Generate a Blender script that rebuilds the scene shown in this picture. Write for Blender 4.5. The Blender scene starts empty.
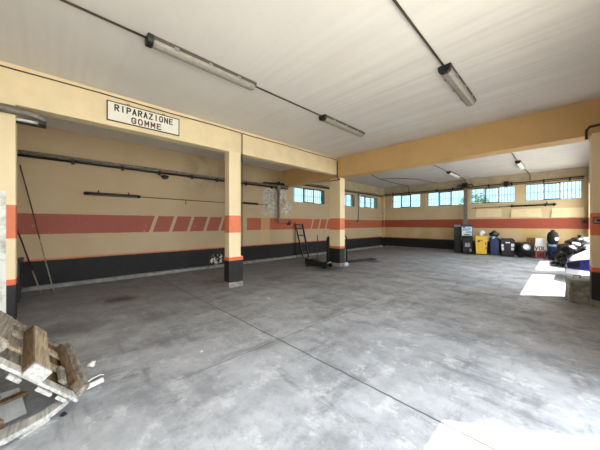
import bpy, bmesh, math, random
from mathutils import Vector, Matrix, noise as mnoise
random.seed(7)
PI = math.pi
SC = bpy.context.scene
COL = SC.collection

# ---------------------------------------------------------------- camera, sky, sun, exposure
YAW = math.atan(263 / 255)
cd = bpy.data.cameras.new('camera'); cam = bpy.data.objects.new('camera', cd); COL.objects.link(cam)
cam.location = (0, 0, 1.5); cam.rotation_euler = (PI / 2, 0, YAW)
cd.sensor_width = 36; cd.lens = 255 / 600 * 36; cd.shift_y = -1 / 600; cd.clip_start = 0.05; cd.clip_end = 300
SC.camera = cam
W = bpy.data.worlds.new('sky'); SC.world = W; W.use_nodes = True
wn = W.node_tree.nodes['Background']
wn.inputs[0].default_value = (0.89, 0.95, 1.0, 1); wn.inputs[1].default_value = 1.5
sl = bpy.data.lights.new('sun', 'SUN'); sun = bpy.data.objects.new('sun', sl); COL.objects.link(sun)
sl.energy = 3.0; sl.color = (1.0, 0.95, 0.86); sl.angle = math.radians(0.6)
sun.location = (12, 9, 22)
SUN_DIR = Vector((-.806, -.586, -math.tan(math.radians(57)))).normalized()
sun.rotation_euler = SUN_DIR.to_track_quat('-Z', 'Y').to_euler()
SC.view_settings.view_transform = 'Standard'; SC.view_settings.look = 'None'
SC.view_settings.gamma = 1; SC.view_settings.use_curve_mapping = False
SC.view_settings.exposure = 2.6
SC.cycles.use_denoising = True
SC.cycles.max_bounces = 10; SC.cycles.diffuse_bounces = 8
SC.cycles.sample_clamp_indirect = 6

# ---------------------------------------------------------------- material helpers
def lin(c):
    return tuple(((v / 255) / 12.92 if v / 255 <= .04045 else ((v / 255 + .055) / 1.055) ** 2.4) for v in c) + (1,)

class NB:
    def __init__(s, name):
        s.mat = bpy.data.materials.new(name); s.mat.use_nodes = True
        s.nt = s.mat.node_tree; s.b = s.nt.nodes['Principled BSDF']
        g = s.nt.nodes.new('ShaderNodeNewGeometry'); s.pos = g.outputs['Position']
        x = s.nt.nodes.new('ShaderNodeSeparateXYZ'); s.nt.links.new(s.pos, x.inputs[0])
        s.X, s.Y, s.Z = x.outputs
    def put(s, sock, v):
        if hasattr(v, 'is_output'): s.nt.links.new(v, sock)
        else: sock.default_value = v
    def m(s, op, a, b=0.0, c=0.0):
        n = s.nt.nodes.new('ShaderNodeMath'); n.operation = op
        s.put(n.inputs[0], a); s.put(n.inputs[1], b); s.put(n.inputs[2], c)
        return n.outputs[0]
    def band(s, v, lo, hi, soft=0.004):
        a = s.step(v, lo, soft); b = s.step(v, hi, soft)
        return s.m('MULTIPLY', a, s.m('SUBTRACT', 1.0, b))
    def step(s, v, at, soft=0.004):
        n = s.nt.nodes.new('ShaderNodeMapRange'); s.put(n.inputs[0], v)
        n.inputs[1].default_value = at - soft; n.inputs[2].default_value = at + soft
        return n.outputs[0]
    def noise(s, scale, detail=4, rough=.6, vec=None, stretch=None, obj=False):
        n = s.nt.nodes.new('ShaderNodeTexNoise'); n.inputs['Scale'].default_value = scale
        n.inputs['Detail'].default_value = detail; n.inputs['Roughness'].default_value = rough
        v = vec or s.pos
        if obj: v = s.nt.nodes.new('ShaderNodeTexCoord').outputs['Object']
        if stretch:
            mp = s.nt.nodes.new('ShaderNodeMapping'); mp.inputs['Scale'].default_value = stretch[:3]
            if len(stretch) > 3: mp.inputs['Rotation'].default_value = (0, 0, stretch[3])
            s.nt.links.new(v, mp.inputs[0]); v = mp.outputs[0]
        s.nt.links.new(v, n.inputs['Vector'])
        return n.outputs['Fac']
    def mix(s, f, a, b, mode='MIX'):
        n = s.nt.nodes.new('ShaderNodeMix'); n.data_type = 'RGBA'; n.blend_type = mode
        s.put(n.inputs[0], f); s.put(n.inputs[6], a); s.put(n.inputs[7], b)
        return n.outputs[2]
    def bump(s, h, strength=.3, dist=.01):
        n = s.nt.nodes.new('ShaderNodeBump'); n.inputs['Strength'].default_value = strength
        n.inputs['Distance'].default_value = dist; s.nt.links.new(h, n.inputs['Height'])
        s.nt.links.new(n.outputs[0], s.b.inputs['Normal'])
    def done(s, col, rough=.7, metal=0.0, spec=.5):
        s.put(s.b.inputs['Base Color'], col); s.put(s.b.inputs['Roughness'], rough)
        s.b.inputs['Metallic'].default_value = metal; s.b.inputs['Specular IOR Level'].default_value = spec
        return s.mat

def simple(name, c, rough=.6, metal=0.0, var=.25, scale=9, bump=0.0, c2=None, obj=True):
    n = NB(name); f = n.noise(scale, 4, obj=obj)
    d = c2 or tuple(v * (1 - var) for v in c)
    col = n.mix(n.step(f, .5, .2), lin(d), lin(c))
    if bump: n.bump(f, bump, .02)
    return n.done(col, rough, metal)

CREAM = (236, 218, 180); ORANGE = (238, 118, 66); BLACK = (38, 37, 36)

def paint(n, cream, stripe, zs, zt, zb, thin=(205, 105, 70), grime=.25, wob=True):
    """cream plaster, an orange stripe between zs, a thin line between zt, black dado under zb"""
    z = n.m('ADD', n.Z, n.m('MULTIPLY', n.m('SUBTRACT', n.noise(7, 2), .5), .02)) if wob else n.Z
    big = n.noise(.9, 5, .65); fine = n.noise(14, 5, .7)
    col = n.mix(n.m('MULTIPLY', n.step(big, .56, .16), grime), lin(cream), lin((165, 135, 95)))
    col = n.mix(n.m('MULTIPLY', n.step(fine, .72, .05), .35), col, lin((120, 100, 78)))
    st = n.mix(n.m('MULTIPLY', n.step(n.noise(2.2, 5, .7), .55, .2), .35), stripe, lin((150, 70, 50)))
    return z, col, st, fine

# left wall
def mat_left():
    n = NB('left wall painted plaster')
    sc = n.mix(n.step(n.Y, 5.2, .3), lin((152, 84, 72)), lin((178, 94, 60)))
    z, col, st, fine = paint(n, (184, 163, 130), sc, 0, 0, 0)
    yy = n.m('SUBTRACT', n.Y, n.m('MULTIPLY', n.m('SUBTRACT', n.Z, 1.74), .33))
    gap = None
    for y in (2.17, 2.71, 3.24, 3.78, 4.31, 9.0, 9.53, 10.07):
        g = n.band(yy, y, y + .095)
        gap = g if gap is None else n.m('MAXIMUM', gap, g)
    smask = n.m('MULTIPLY', n.band(z, 1.265, 1.74), n.m('SUBTRACT', 1.0, gap))
    smask = n.m('MULTIPLY', smask, n.m('SUBTRACT', 1.0, n.band(n.Y, 4.62, 5.32)))
    chip = n.step(n.noise(5.5, 6, .75), .66, .03)
    smask = n.m('MULTIPLY', smask, n.m('SUBTRACT', 1.0, n.m('MULTIPLY', chip, .7)))
    col = n.mix(smask, col, st)
    # plaster repair patch and a paler one next to it
    rp = n.m('MULTIPLY', n.band(n.Y, 5.97, 6.42), n.band(n.Z, .68, 1.95))
    col = n.mix(n.m('MULTIPLY', rp, .65), col, lin((196, 170, 122)))
    # flaking whitewash round the downpipe
    fl = n.noise(2.6, 7, .72, stretch=(1, 1, .6)); wy = n.m('ADD', n.Y, n.m('MULTIPLY', n.m('SUBTRACT', n.noise(3.3, 4), .5), .5)); wz = n.m('ADD', n.Z, n.m('MULTIPLY', n.m('SUBTRACT', n.noise(2.7, 4, .6, stretch=(1, 1.3, .8)), .5), .9))
    box = n.m('MAXIMUM', n.m('MULTIPLY', n.band(wy, 6.08, 6.80, .06), n.band(wz, 1.9, 2.95, .06)),
              n.m('MULTIPLY', n.band(n.m('ADD', wy, n.m('MULTIPLY', wz, .35)), 7.75, 8.35, .06), n.band(wz, 1.95, 3.0, .06)))
    col = n.mix(n.m('MULTIPLY', box, n.step(fl, .44, .04)), col, lin((205, 200, 188)))
    ed = n.m('MULTIPLY', n.band(n.noise(4.2, 7, .75),   .50, .535, .012), box)
    col = n.mix(n.m('MULTIPLY', ed, .75), col, lin((52, 46, 40)))
    # damp bloom high on the plaster beside the first column
    bl = n.m('MULTIPLY', n.m('MULTIPLY', n.band(n.Y, 3.2, 5.4, .3), n.step(n.Z, 2.75, .35)), n.step(n.noise(1.6, 5), .47, .06))
    col = n.mix(n.m('MULTIPLY', bl, .5), col, lin((140, 122, 98)))
    # smeared white paint on the dado
    sm = n.m('MULTIPLY', n.m('MULTIPLY', n.band(n.Y, 3.85, 4.35, .05), n.band(n.Z, .12, .42, .05)), n.step(n.noise(9, 4), .55, .03))
    blk = n.mix(n.m('MULTIPLY', n.step(n.noise(2.5, 5), .5, .15), .5), lin((13, 13, 13)), lin((32, 31, 31)))
    col = n.mix(n.band(z, .652, .692), col, lin((196, 112, 84)))
    col = n.mix(n.m('SUBTRACT', 1.0, n.step(z, .652)), col, blk)
    col = n.mix(sm, col, lin((210, 205, 198)))
    n.bump(fine, .15, .01)
    return n.done(col, .75)

def mat_back():
    n = NB('back wall painted plaster')
    z, col, st, fine = paint(n, (204, 182, 142), lin((160, 76, 54)), 0, 0, 0, grime=.3)
    col = n.mix(n.m('MULTIPLY', n.band(n.Z, .5, 1.3), n.step(n.noise(1.3, 5), .52, .1)), col, lin((196, 166, 108)))
    col = n.mix(n.band(z, 1.29, 1.76), col, st)
    col = n.mix(n.band(z, .60, .64), col, lin((150, 84, 60)))
    blk = n.mix(n.step(n.noise(2.5, 5), .55, .1), lin((14, 12, 12)), lin((30, 26, 24)))
    col = n.mix(n.m('SUBTRACT', 1.0, n.step(z, .60)), col, blk)
    n.bump(fine, .15, .01)
    return n.done(col, .75)

def mat_column(white=False):
    n = NB('painted column with white patch' if white else 'painted column')
    z, col, st, fine = paint(n, (240, 220, 178), lin((232, 130, 88)), 0, 0, 0, grime=.12, wob=False)
    col = n.mix(n.band(n.Z, 1.295, 1.70 if not white else 1.77), col, st)
    col = n.mix(n.band(n.Z, .637, .715), col, lin((232, 108, 64)))
    blk = n.mix(n.step(n.noise(3, 5), .55, .15), lin((20, 19, 18)), lin((36, 33, 31)))
    col = n.mix(n.m('SUBTRACT', 1.0, n.step(n.Z, .637)), col, blk)
    con = n.mix(n.step(n.noise(8, 4), .5, .2), lin((120, 116, 108)), lin((165, 160, 150)))
    col = n.mix(n.m('SUBTRACT', 1.0, n.step(n.m('ADD', n.Z, n.m('MULTIPLY', n.noise(5, 3), .05)), .15)), col, con)
    if white:
        w = n.m('MULTIPLY', n.m('SUBTRACT', 1.0, n.step(n.Y, -.47)), n.m('SUBTRACT', 1.0, n.step(n.m('ADD', n.Z, n.m('MULTIPLY', n.noise(6, 3), .1)), 2.0)))
        wc = n.mix(n.step(n.noise(5, 5), .6, .08), lin((235, 235, 228)), lin((180, 176, 165)))
        col = n.mix(w, col, wc)
    n.bump(fine, .2, .008)
    return n.done(col, .6)

def mat_floor():
    n = NB('worn concrete floor')
    a = n.noise(.55, 6, .62); b = n.noise(2.3, 7, .7); c = n.noise(12, 6, .75)
    s = n.noise(1.5, 6, .7, stretch=(.35, 2.2, 1, .55))
    col = n.mix(n.step(a, .5, .22), lin((150, 154, 160)), lin((196, 200, 206)))
    col = n.mix(n.m('MULTIPLY', n.step(b, .54, .12), .55), col, lin((118, 121, 126)))
    col = n.mix(n.m('MULTIPLY', n.step(s, .6, .06), .3), col, lin((206, 209, 212)))
    col = n.mix(n.m('MULTIPLY', n.m('SUBTRACT', 1.0, n.step(s, .38, .05)), .5), col, lin((84, 85, 88)))
    col = n.mix(n.m('MULTIPLY', n.step(n.noise(1.9, 6, .72, stretch=(1.9, .5, 1, -.3)), .6, .05), .45), col, lin((84, 85, 88)))
    col = n.mix(n.m('MULTIPLY', n.step(c, .66, .06), .4), col, lin((92, 92, 92)))
    pa = n.noise(4.2, 8, .78); pb = n.noise(1.1, 8, .74)
    col = n.mix(n.m('MULTIPLY', n.step(pa, .57, .025), .45), col, lin((216, 218, 220)))
    col = n.mix(n.m('MULTIPLY', n.step(pa, .40, .03), .0), col, lin((80, 80, 80)))
    col = n.mix(n.m('MULTIPLY', n.m('SUBTRACT', 1.0, n.step(pb, .445, .05)), .42), col, lin((96, 98, 102)))
    col = n.mix(n.m('MULTIPLY', n.step(n.noise(26, 5, .8), .68, .04), .5), col, lin((82, 82, 84)))
    # side bays: worn-in grease plus their dimmer lighting, put into the colour
    gr = n.m('MULTIPLY', n.m('SUBTRACT', 1.0, n.step(n.X, -4.4, 2.2)), n.step(a, .30, .2))
    col = n.mix(n.m('MULTIPLY', gr, .72), col, lin((92, 92, 94)))
    # oil stains
    for (x, y, r, t) in ((-6.15, .98, .36, 1.0), (-4.6, 1.2, .35, .45), (-5.6, 6.6, .8, .85), (-5.3, 9.2, .5, .9), (-4.0, .6, .4, .3), (-3.3, 15.2, 1.0, .7), (-.2, 7.2, .6, .35), (-4.2, 4.6, .5, .35), (-5.5, 4.4, .5, .5), (-4.9, .2, .5, .5), (-3.6, 1.0, .3, .35), (-6.3, 3.2, .6, .5), (-2.1, 3.2, .35, .2), (-1.0, 7.3, .45, .2)):
        dx = n.m('SUBTRACT', n.X, x); dy = n.m('SUBTRACT', n.Y, y)
        d = n.m('SQRT', n.m('ADD', n.m('MULTIPLY', dx, dx), n.m('MULTIPLY', dy, dy)))
        d = n.m('ADD', d, n.m('MULTIPLY', n.m('SUBTRACT', n.noise(3.5, 5, .7), .5), 1.1 * r / .42 * .5))
        col = n.mix(n.m('MULTIPLY', n.m('SUBTRACT', 1.0, n.step(d, r * .6, r * .35)), t), col, lin((42, 42, 44)))
    # saw-cut joints
    wob = n.m('MULTIPLY', n.m('SUBTRACT', n.noise(3, 3), .5), .03)
    j = n.m('MAXIMUM', n.band(n.m('ADD', n.Y, wob), 2.10, 2.118, .004), n.m('MULTIPLY', n.m('MULTIPLY', n.band(n.m('ADD', n.X, wob), -2.58, -2.568, .004), n.step(n.Y, 1.0, .3)), .75))
    j = n.m('MAXIMUM', j, n.m('MULTIPLY', n.band(n.m('ADD', n.Y, wob), 6.96, 6.975, .004), .5))
    col = n.mix(n.m('MULTIPLY', j, .9), col, lin((66, 62, 58)))
    n.bump(b, .12, .02)
    return n.done(col, n.m('ADD', .38, n.m('MULTIPLY', b, .35)), 0, .55)

def mat_ceiling():
    n = NB('off-white ceiling plaster')
    col = n.mix(n.step(n.noise(.7, 5), .5, .3), lin((216, 210, 201)), lin((228, 223, 215)))
    col = n.mix(n.m('MULTIPLY', n.step(n.noise(5, 6, .7), .68, .05), .15), col, lin((170, 160, 145)))
    wv = n.nt.nodes.new('ShaderNodeTexNoise'); wv.inputs['Scale'].default_value = 1.6; wv.inputs['Detail'].default_value = 2
    mp = n.nt.nodes.new('ShaderNodeMapping'); mp.inputs['Scale'].default_value = (.06, 1.6, 1)
    n.nt.links.new(n.pos, mp.inputs[0]); n.nt.links.new(mp.outputs[0], wv.inputs['Vector'])
    n.bump(wv.outputs['Fac'], .65, .08)
    return n.done(col, .8)

def mat_wood(name, c1, c2, dark=(70, 58, 46), along=(1, 14, 14)):
    n = NB(name); f = n.noise(3, 6, .7, stretch=along, obj=True); g = n.noise(4, 5, .7, obj=True)
    col = n.mix(n.step(f, .5, .12), lin(c1), lin(c2))
    col = n.mix(n.m('MULTIPLY', n.step(g, .6, .08), .6), col, lin(dark))
    n.bump(f, .5, .01)
    return n.done(col, .85)

M = {}
M['left'] = mat_left(); M['back'] = mat_back(); M['column'] = mat_column(); M['column0'] = mat_column(True)
M['floor'] = mat_floor(); M['ceiling'] = mat_ceiling(); M['ceiling2'] = simple('grey rear ceiling plaster', (196, 192, 188), .85, var=.05, scale=2, obj=False); M['clear'] = simple('paler lamp diffuser', (240, 238, 232), .3, 0, .05, 8)
M['beam'] = simple('cream painted beam', (240, 220, 178), .65, var=.07, scale=2, obj=False)
M['beam2'] = simple('shade-darkened cream beam', (214, 176, 118), .65, var=.08, scale=1.5, obj=False)  # cream paint darkened so the colour carries the cross beam's shade
M['ring'] = simple('grey beige ring beam', (176, 160, 130), .75, var=.15, scale=3, obj=False)
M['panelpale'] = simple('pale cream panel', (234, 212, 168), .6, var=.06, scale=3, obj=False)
M['plain'] = simple('cream wall', (232, 214, 178), .7, var=.1, scale=2, obj=False)
M['kerb'] = simple('grey concrete kerb', (150, 148, 144), .85, var=.3, scale=6, bump=.3)
M['yard'] = simple('pale concrete yard', (205, 202, 192), .85, var=.1, scale=.8, obj=False)
M['pipe'] = simple('grey painted pipe', (146, 138, 124), .5, .2, .35, 12)
M['dark'] = simple('dark steel', (46, 42, 38), .5, .4, .4, 12)
M['rust'] = simple('brown cable', (84, 66, 48), .7, 0, .4, 10)
M['lampbody'] = simple('dusty lamp housing', (92, 84, 74), .6, 0, .2, 8)
M['diffuser'] = simple('dusty clear diffuser', (164, 157, 146), .3, 0, .14, 20)
M['tube'] = simple('white lamp tube', (246, 244, 236), .25, 0, .03, 4)
M['black'] = simple('black plastic', (26, 26, 28), .45, 0, .3, 10)
M['bag'] = simple('black rubbish sack film', (9, 9, 11), .3, 0, .5, 14, bump=.6)
M['rubber'] = simple('tyre rubber', (34, 33, 32), .8, 0, .3, 20)
M['steel'] = simple('pale steel', (176, 174, 170), .35, .6, .2, 8)
M['white'] = simple('chalky white', (236, 234, 228), .6, 0, .08, 6)
M['paper'] = simple('pale paper', (226, 232, 236), .7, 0, .12, 12)
M['yellow'] = simple('yellow bin plastic', (240, 196, 62), .45, 0, .12, 7)
M['blue'] = simple('navy plastic', (36, 52, 98), .4, 0, .3, 8)
M['red'] = simple('worn red paint', (176, 52, 46), .5, 0, .3, 7)
M['paleblue'] = simple('pale blue', (150, 196, 220), .5, 0, .2, 14)
M['brown'] = mat_wood('brown board', (104, 66, 44), (138, 92, 62))
M['carwhite'] = simple('white car paint', (238, 238, 240), .2, 0, .02, 3)
M['carblue'] = simple('deep blue car paint', (36, 40, 98), .25, 0, .15, 5)
M['carglass'] = simple('dark car glass', (22, 28, 34), .08, 0, .1, 3)
M['concrete'] = simple('rough concrete', (172, 168, 158), .9, 0, .35, 9, bump=.8)
M['greywood'] = mat_wood('grey weathered wood', (100, 92, 80), (160, 152, 138))
M['tanwood'] = mat_wood('tan weathered wood', (136, 118, 92), (184, 170, 144))
M['whitewood'] = mat_wood('bleached white wood', (156, 154, 148), (204, 202, 196), (86, 80, 72))
M['brownwood'] = mat_wood('damp brown wood', (82, 62, 42), (128, 100, 70), (36, 28, 22))
M['greypanel'] = simple('grey board', (168, 168, 164), .7, 0, .2, 5)
M['signface'] = simple('cream white sign enamel', (244, 240, 226), .4, 0, .05, 5)
M['signred'] = simple('brown red lettering', (96, 44, 40), .5, 0, .1, 5)
M['ink'] = simple('black lettering', (34, 30, 30), .5, 0, .1, 5)
M['leaf'] = simple('tree leaves', (150, 168, 70), .8, 0, .4, 5)
M['bark'] = simple('tree bark', (96, 80, 62), .9, 0, .3, 5)
M['winframe'] = simple('dark window steel', (40, 44, 46), .5, .3, .2, 6)
def mat_glass():
    m = bpy.data.materials.new('tinted window glass'); m.use_nodes = True; nt = m.node_tree
    nt.nodes.remove(nt.nodes['Principled BSDF'])
    t = nt.nodes.new('ShaderNodeBsdfTransparent'); t.inputs[0].default_value = (.35, .45, .50, 1)
    g = nt.nodes.new('ShaderNodeBsdfGlossy'); g.inputs['Roughness'].default_value = .1
    mx = nt.nodes.new('ShaderNodeMixShader'); mx.inputs[0].default_value = .06
    nt.links.new(t.outputs[0], mx.inputs[1]); nt.links.new(g.outputs[0], mx.inputs[2])
    nt.links.new(mx.outputs[0], nt.nodes['Material Output'].inputs[0])
    return m
M['glass'] = mat_glass()

# ---------------------------------------------------------------- mesh helpers
def basis(d, up=(0, 0, 1)):
    d = Vector(d).normalized(); u = Vector(up)
    s = d.cross(u)
    if s.length < 1e-4: s = d.cross(Vector((0, 1, 0)))
    s.normalize(); t = s.cross(d).normalized()
    return d, s, t

class MB:
    def __init__(s): s.bm = bmesh.new()
    def quadbox(s, P):
        v = [s.bm.verts.new(p) for p in P]
        for f in ((0, 3, 2, 1), (4, 5, 6, 7), (0, 1, 5, 4), (1, 2, 6, 5), (2, 3, 7, 6), (3, 0, 4, 7)):
            s.bm.faces.new([v[i] for i in f])
        return s
    def box(s, x0, x1, y0, y1, z0, z1):
        return s.quadbox([(x0, y0, z0), (x1, y0, z0), (x1, y1, z0), (x0, y1, z0), (x0, y0, z1), (x1, y0, z1), (x1, y1, z1), (x0, y1, z1)])
    def fbox(s, O, A, B, C, a, b, c):
        """box in a skewed frame: origin O, axes A B C, ranges a b c"""
        f = lambda i, j, k: Vector(O) + Vector(A) * i + Vector(B) * j + Vector(C) * k
        return s.quadbox([f(a[0], b[0], c[0]), f(a[1], b[0], c[0]), f(a[1], b[1], c[0]), f(a[0], b[1], c[0]),
                          f(a[0], b[0], c[1]), f(a[1], b[0], c[1]), f(a[1], b[1], c[1]), f(a[0], b[1], c[1])])
    def bar(s, p, q, w, h, up=(0, 0, 1), taper=1.0):
        p, q = Vector(p), Vector(q); d, a, b = basis(q - p, up)
        P = []
        for c, k in ((p, 1), (q, taper)):
            for i, j in ((-1, -1), (1, -1), (1, 1), (-1, 1)): P.append(c + a * (w / 2 * i * k) + b * (h / 2 * j * k))
        return s.quadbox(P)
    def tube(s, pts, r, n=8, caps=True):
        pts = [Vector(p) for p in pts]; rings = []
        rr = r if isinstance(r, (list, tuple)) else [r] * len(pts)
        for i, p in enumerate(pts):
            d = pts[min(i + 1, len(pts) - 1)] - pts[max(i - 1, 0)]
            d, a, b = basis(d)
            rings.append([s.bm.verts.new(p + (a * math.cos(2 * PI * k / n) + b * math.sin(2 * PI * k / n)) * rr[i]) for k in range(n)])
        for r0, r1 in zip(rings, rings[1:]):
            for k in range(n): s.bm.faces.new((r0[k], r0[(k + 1) % n], r1[(k + 1) % n], r1[k]))
        if caps:
            s.bm.faces.new(rings[0][::-1]); s.bm.faces.new(rings[-1])
        return s
    def lathe(s, prof, O=(0, 0, 0), axis=(0, 0, 1), n=20, closed=False):
        d, a, b = basis(axis); O = Vector(O); rings = []
        for r, z in prof:
            rings.append([s.bm.verts.new(O + d * z + (a * math.cos(2 * PI * k / n) + b * math.sin(2 * PI * k / n)) * max(r, 1e-4)) for k in range(n)])
        prs = list(zip(rings, rings[1:])) + ([(rings[-1], rings[0])] if closed else [])
        for r0, r1 in prs:
            for k in range(n): s.bm.faces.new((r0[k], r0[(k + 1) % n], r1[(k + 1) % n], r1[k]))
        if not closed:
            s.bm.faces.new(rings[0][::-1]); s.bm.faces.new(rings[-1])
        return s
    def loft(s, rings, caps=True):
        R = [[s.bm.verts.new(p) for p in r] for r in rings]; n = len(R[0])
        for r0, r1 in zip(R, R[1:]):
            for k in range(n): s.bm.faces.new((r0[k], r0[(k + 1) % n], r1[(k + 1) % n], r1[k]))
        if caps: s.bm.faces.new(R[0][::-1]); s.bm.faces.new(R[-1])
        return s
    def build(s, name, mat, parent=None, bevel=0.0, smooth=False, sub=0):
        bmesh.ops.recalc_face_normals(s.bm, faces=s.bm.faces)
        me = bpy.data.meshes.new(name); s.bm.to_mesh(me); s.bm.free()
        me.materials.append(M[mat] if isinstance(mat, str) else mat)
        if smooth:
            for p in me.polygons: p.use_smooth = True
        o = bpy.data.objects.new(name, me); COL.objects.link(o)
        if parent is not None: o.parent = parent
        if bevel:
            b = o.modifiers.new('bevel', 'BEVEL'); b.width = bevel; b.segments = 2; b.limit_method = 'ANGLE'
        if sub:
            b = o.modifiers.new('sub', 'SUBSURF'); b.levels = sub; b.render_levels = sub
        return o

def tag(o, label, cat=None, group=None, kind=None):
    o['label'] = label
    if cat: o['category'] = cat
    if group: o['group'] = group
    if kind: o['kind'] = kind
    return o
def empty(name, loc, label, cat, group=None, rz=0.0):
    o = bpy.data.objects.new(name, None); COL.objects.link(o); o.location = loc; o.rotation_euler = (0, 0, rz)
    o.empty_display_size = .1
    return tag(o, label, cat, group)
def struct(mb, name, mat, label=None, cat=None, bevel=0.0, parent=None):
    o = mb.build(name, mat, parent, bevel)
    if parent is None:
        o['kind'] = 'structure'; o['label'] = label or name.replace('_', ' ')
        o['category'] = cat or name.split('_')[0]
    return o
def copy_tree(o, parent=None):
    c = o.copy(); COL.objects.link(c); c.parent = parent
    for ch in list(o.children): copy_tree(ch, c)
    return c
# ---------------------------------------------------------------- room shell
XL, XR, YB, YF = -8.4, .72, 16.0, -5.0
BX = -5.43; HC = 3.77; HB = 3.86
struct(MB().box(-40, 40, -40, 50, -.3, -.08), 'ground', 'yard', 'pale concrete yard outside the building')
struct(MB().box(XL - .3, XR + .3, YF, YB + .3, -.2, 0), 'floor', 'floor', 'worn grey concrete garage floor')
cm = MB().box(XL - .3, XR + .3, YF - .3, 7.2, HC, HC + .3)
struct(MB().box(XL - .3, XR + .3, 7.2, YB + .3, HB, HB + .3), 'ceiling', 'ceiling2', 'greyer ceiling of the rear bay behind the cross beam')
struct(cm, 'ceiling', 'ceiling', 'off-white plastered ceiling')

def wall_with_holes(axis, a0, a1, t0, t1, z1, holes):
    """axis 'y': wall runs along y between a0,a1 with thickness x t0..t1"""
    mb = MB()
    def bx(p, q, z0, zz):
        if q - p < 1e-3 or zz - z0 < 1e-3: return
        if axis == 'y': mb.box(t0, t1, p, q, z0, zz)
        else: mb.box(p, q, t0, t1, z0, zz)
    cur = a0
    for (p, q, z0, zz) in sorted(holes):
        bx(cur, p, 0, z1); bx(p, q, 0, z0); bx(p, q, zz, z1); cur = q
    bx(cur, a1, 0, z1)
    return mb
LW = [(7.77, 9.91, 2.50, 3.19), (10.45, 12.59, 2.50, 3.19), (13.11, 15.23, 2.50, 3.19)]
BW = [(-7.85, -6.04, 2.55, 3.35), (-5.65, -3.73, 2.55, 3.35), (-3.44, -1.61, 2.57, 3.35), (-1.25, .56, 2.59, 3.35)]
struct(wall_with_holes('y', YF, YB, XL - .3, XL, 4.0, LW), 'wall_left', 'left', 'cream side wall with broken orange stripe and black dado')
struct(wall_with_holes('x', XL - .3, XR + .3, YB, YB + .3, 4.0, BW), 'wall_back', 'back', 'cream end wall with red stripe under the barred windows')
DO = [(-1.2, 3.33, 0, 3.12), (8.09, 11.47, 0, 3.12), (12.3, 15.4, 0, 3.12)]
struct(wall_with_holes('y', YF, YB, XR, XR + .28, 4.0, DO), 'wall_right', 'back', 'side wall with the open vehicle doorways')
struct(wall_with_holes('x', XL - .3, XR + .3, YF - .3, YF, 4.0, []), 'wall_front', 'plain', 'front wall behind the viewpoint')

# columns and beams
struct(MB().box(BX - .24, BX, -.72, -.38, 0, 3.21), 'column', 'column0', 'painted column at the left edge with white patch beside its orange band', 'column', .008)
c1 = MB().box(BX - .22, BX, 2.96, 3.27, 0, 3.21); c1.box(BX - .23, BX + .012, 2.95, 3.33, 0, .72)
struct(c1, 'column', 'column', 'slim free-standing column with orange band and black foot, middle of the floor edge', 'column', .008)
struct(MB().box(BX - .47, BX, 7.21, 7.50, 0, 3.14), 'column', 'column', 'thicker column under the meeting point of the two beams', 'column', .008)
struct(MB().box(.36, XR, 7.0, 7.52, 0, 3.14), 'column', 'column', 'pier with orange band at the right edge behind the concrete block', 'column', .008)
struct(MB().box(BX - .22, BX, YF, 7.06, 3.2, HC), 'beam', 'beam', 'long cream beam carrying the tyre repair sign', 'beam', .006)
struct(MB().box(XL, XR, 7.05, 7.5, 3.12, HB), 'beam', 'beam2', 'cross beam in shade-darkened cream spanning the hall', 'beam', .006)
rb = MB().box(XL, XR, YB - .25, YB, 3.47, HB)
struct(rb, 'beam', 'ring', 'ring beam above the back wall windows', 'beam')
rb = MB().box(XL, XL + .2, 7.5, YB - .25, 3.38, HB)
struct(rb, 'beam', 'ring', 'ring beam above the side windows', 'beam')
struct(MB().box(XL, XL + .12, YB - .28, YB - .0, 0, HB), 'column', 'back', 'shallow corner pilaster where the far walls meet', 'column')
struct(MB().box(XL, XL + .10, YF, YB, 0, .09), 'baseboard_left', 'kerb', 'rough concrete kerb along the side wall', 'baseboard')
struct(MB().box(XL + .1, XR, YB - .10, YB, 0, .07), 'baseboard_back', 'kerb', 'rough concrete kerb along the back wall', 'baseboard')
# raised wedges in a paler cream than the wall, below the back windows
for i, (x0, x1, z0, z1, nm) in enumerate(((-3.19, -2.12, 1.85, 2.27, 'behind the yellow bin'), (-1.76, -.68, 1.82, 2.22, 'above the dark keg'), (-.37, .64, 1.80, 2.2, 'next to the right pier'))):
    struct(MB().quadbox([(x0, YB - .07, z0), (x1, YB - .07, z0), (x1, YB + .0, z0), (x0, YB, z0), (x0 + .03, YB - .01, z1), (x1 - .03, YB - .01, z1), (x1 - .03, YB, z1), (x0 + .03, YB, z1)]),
           'trim_%d' % (i + 1), 'panelpale', 'pale raised panel on the back wall, the one ' + nm, 'wall panel')

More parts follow.
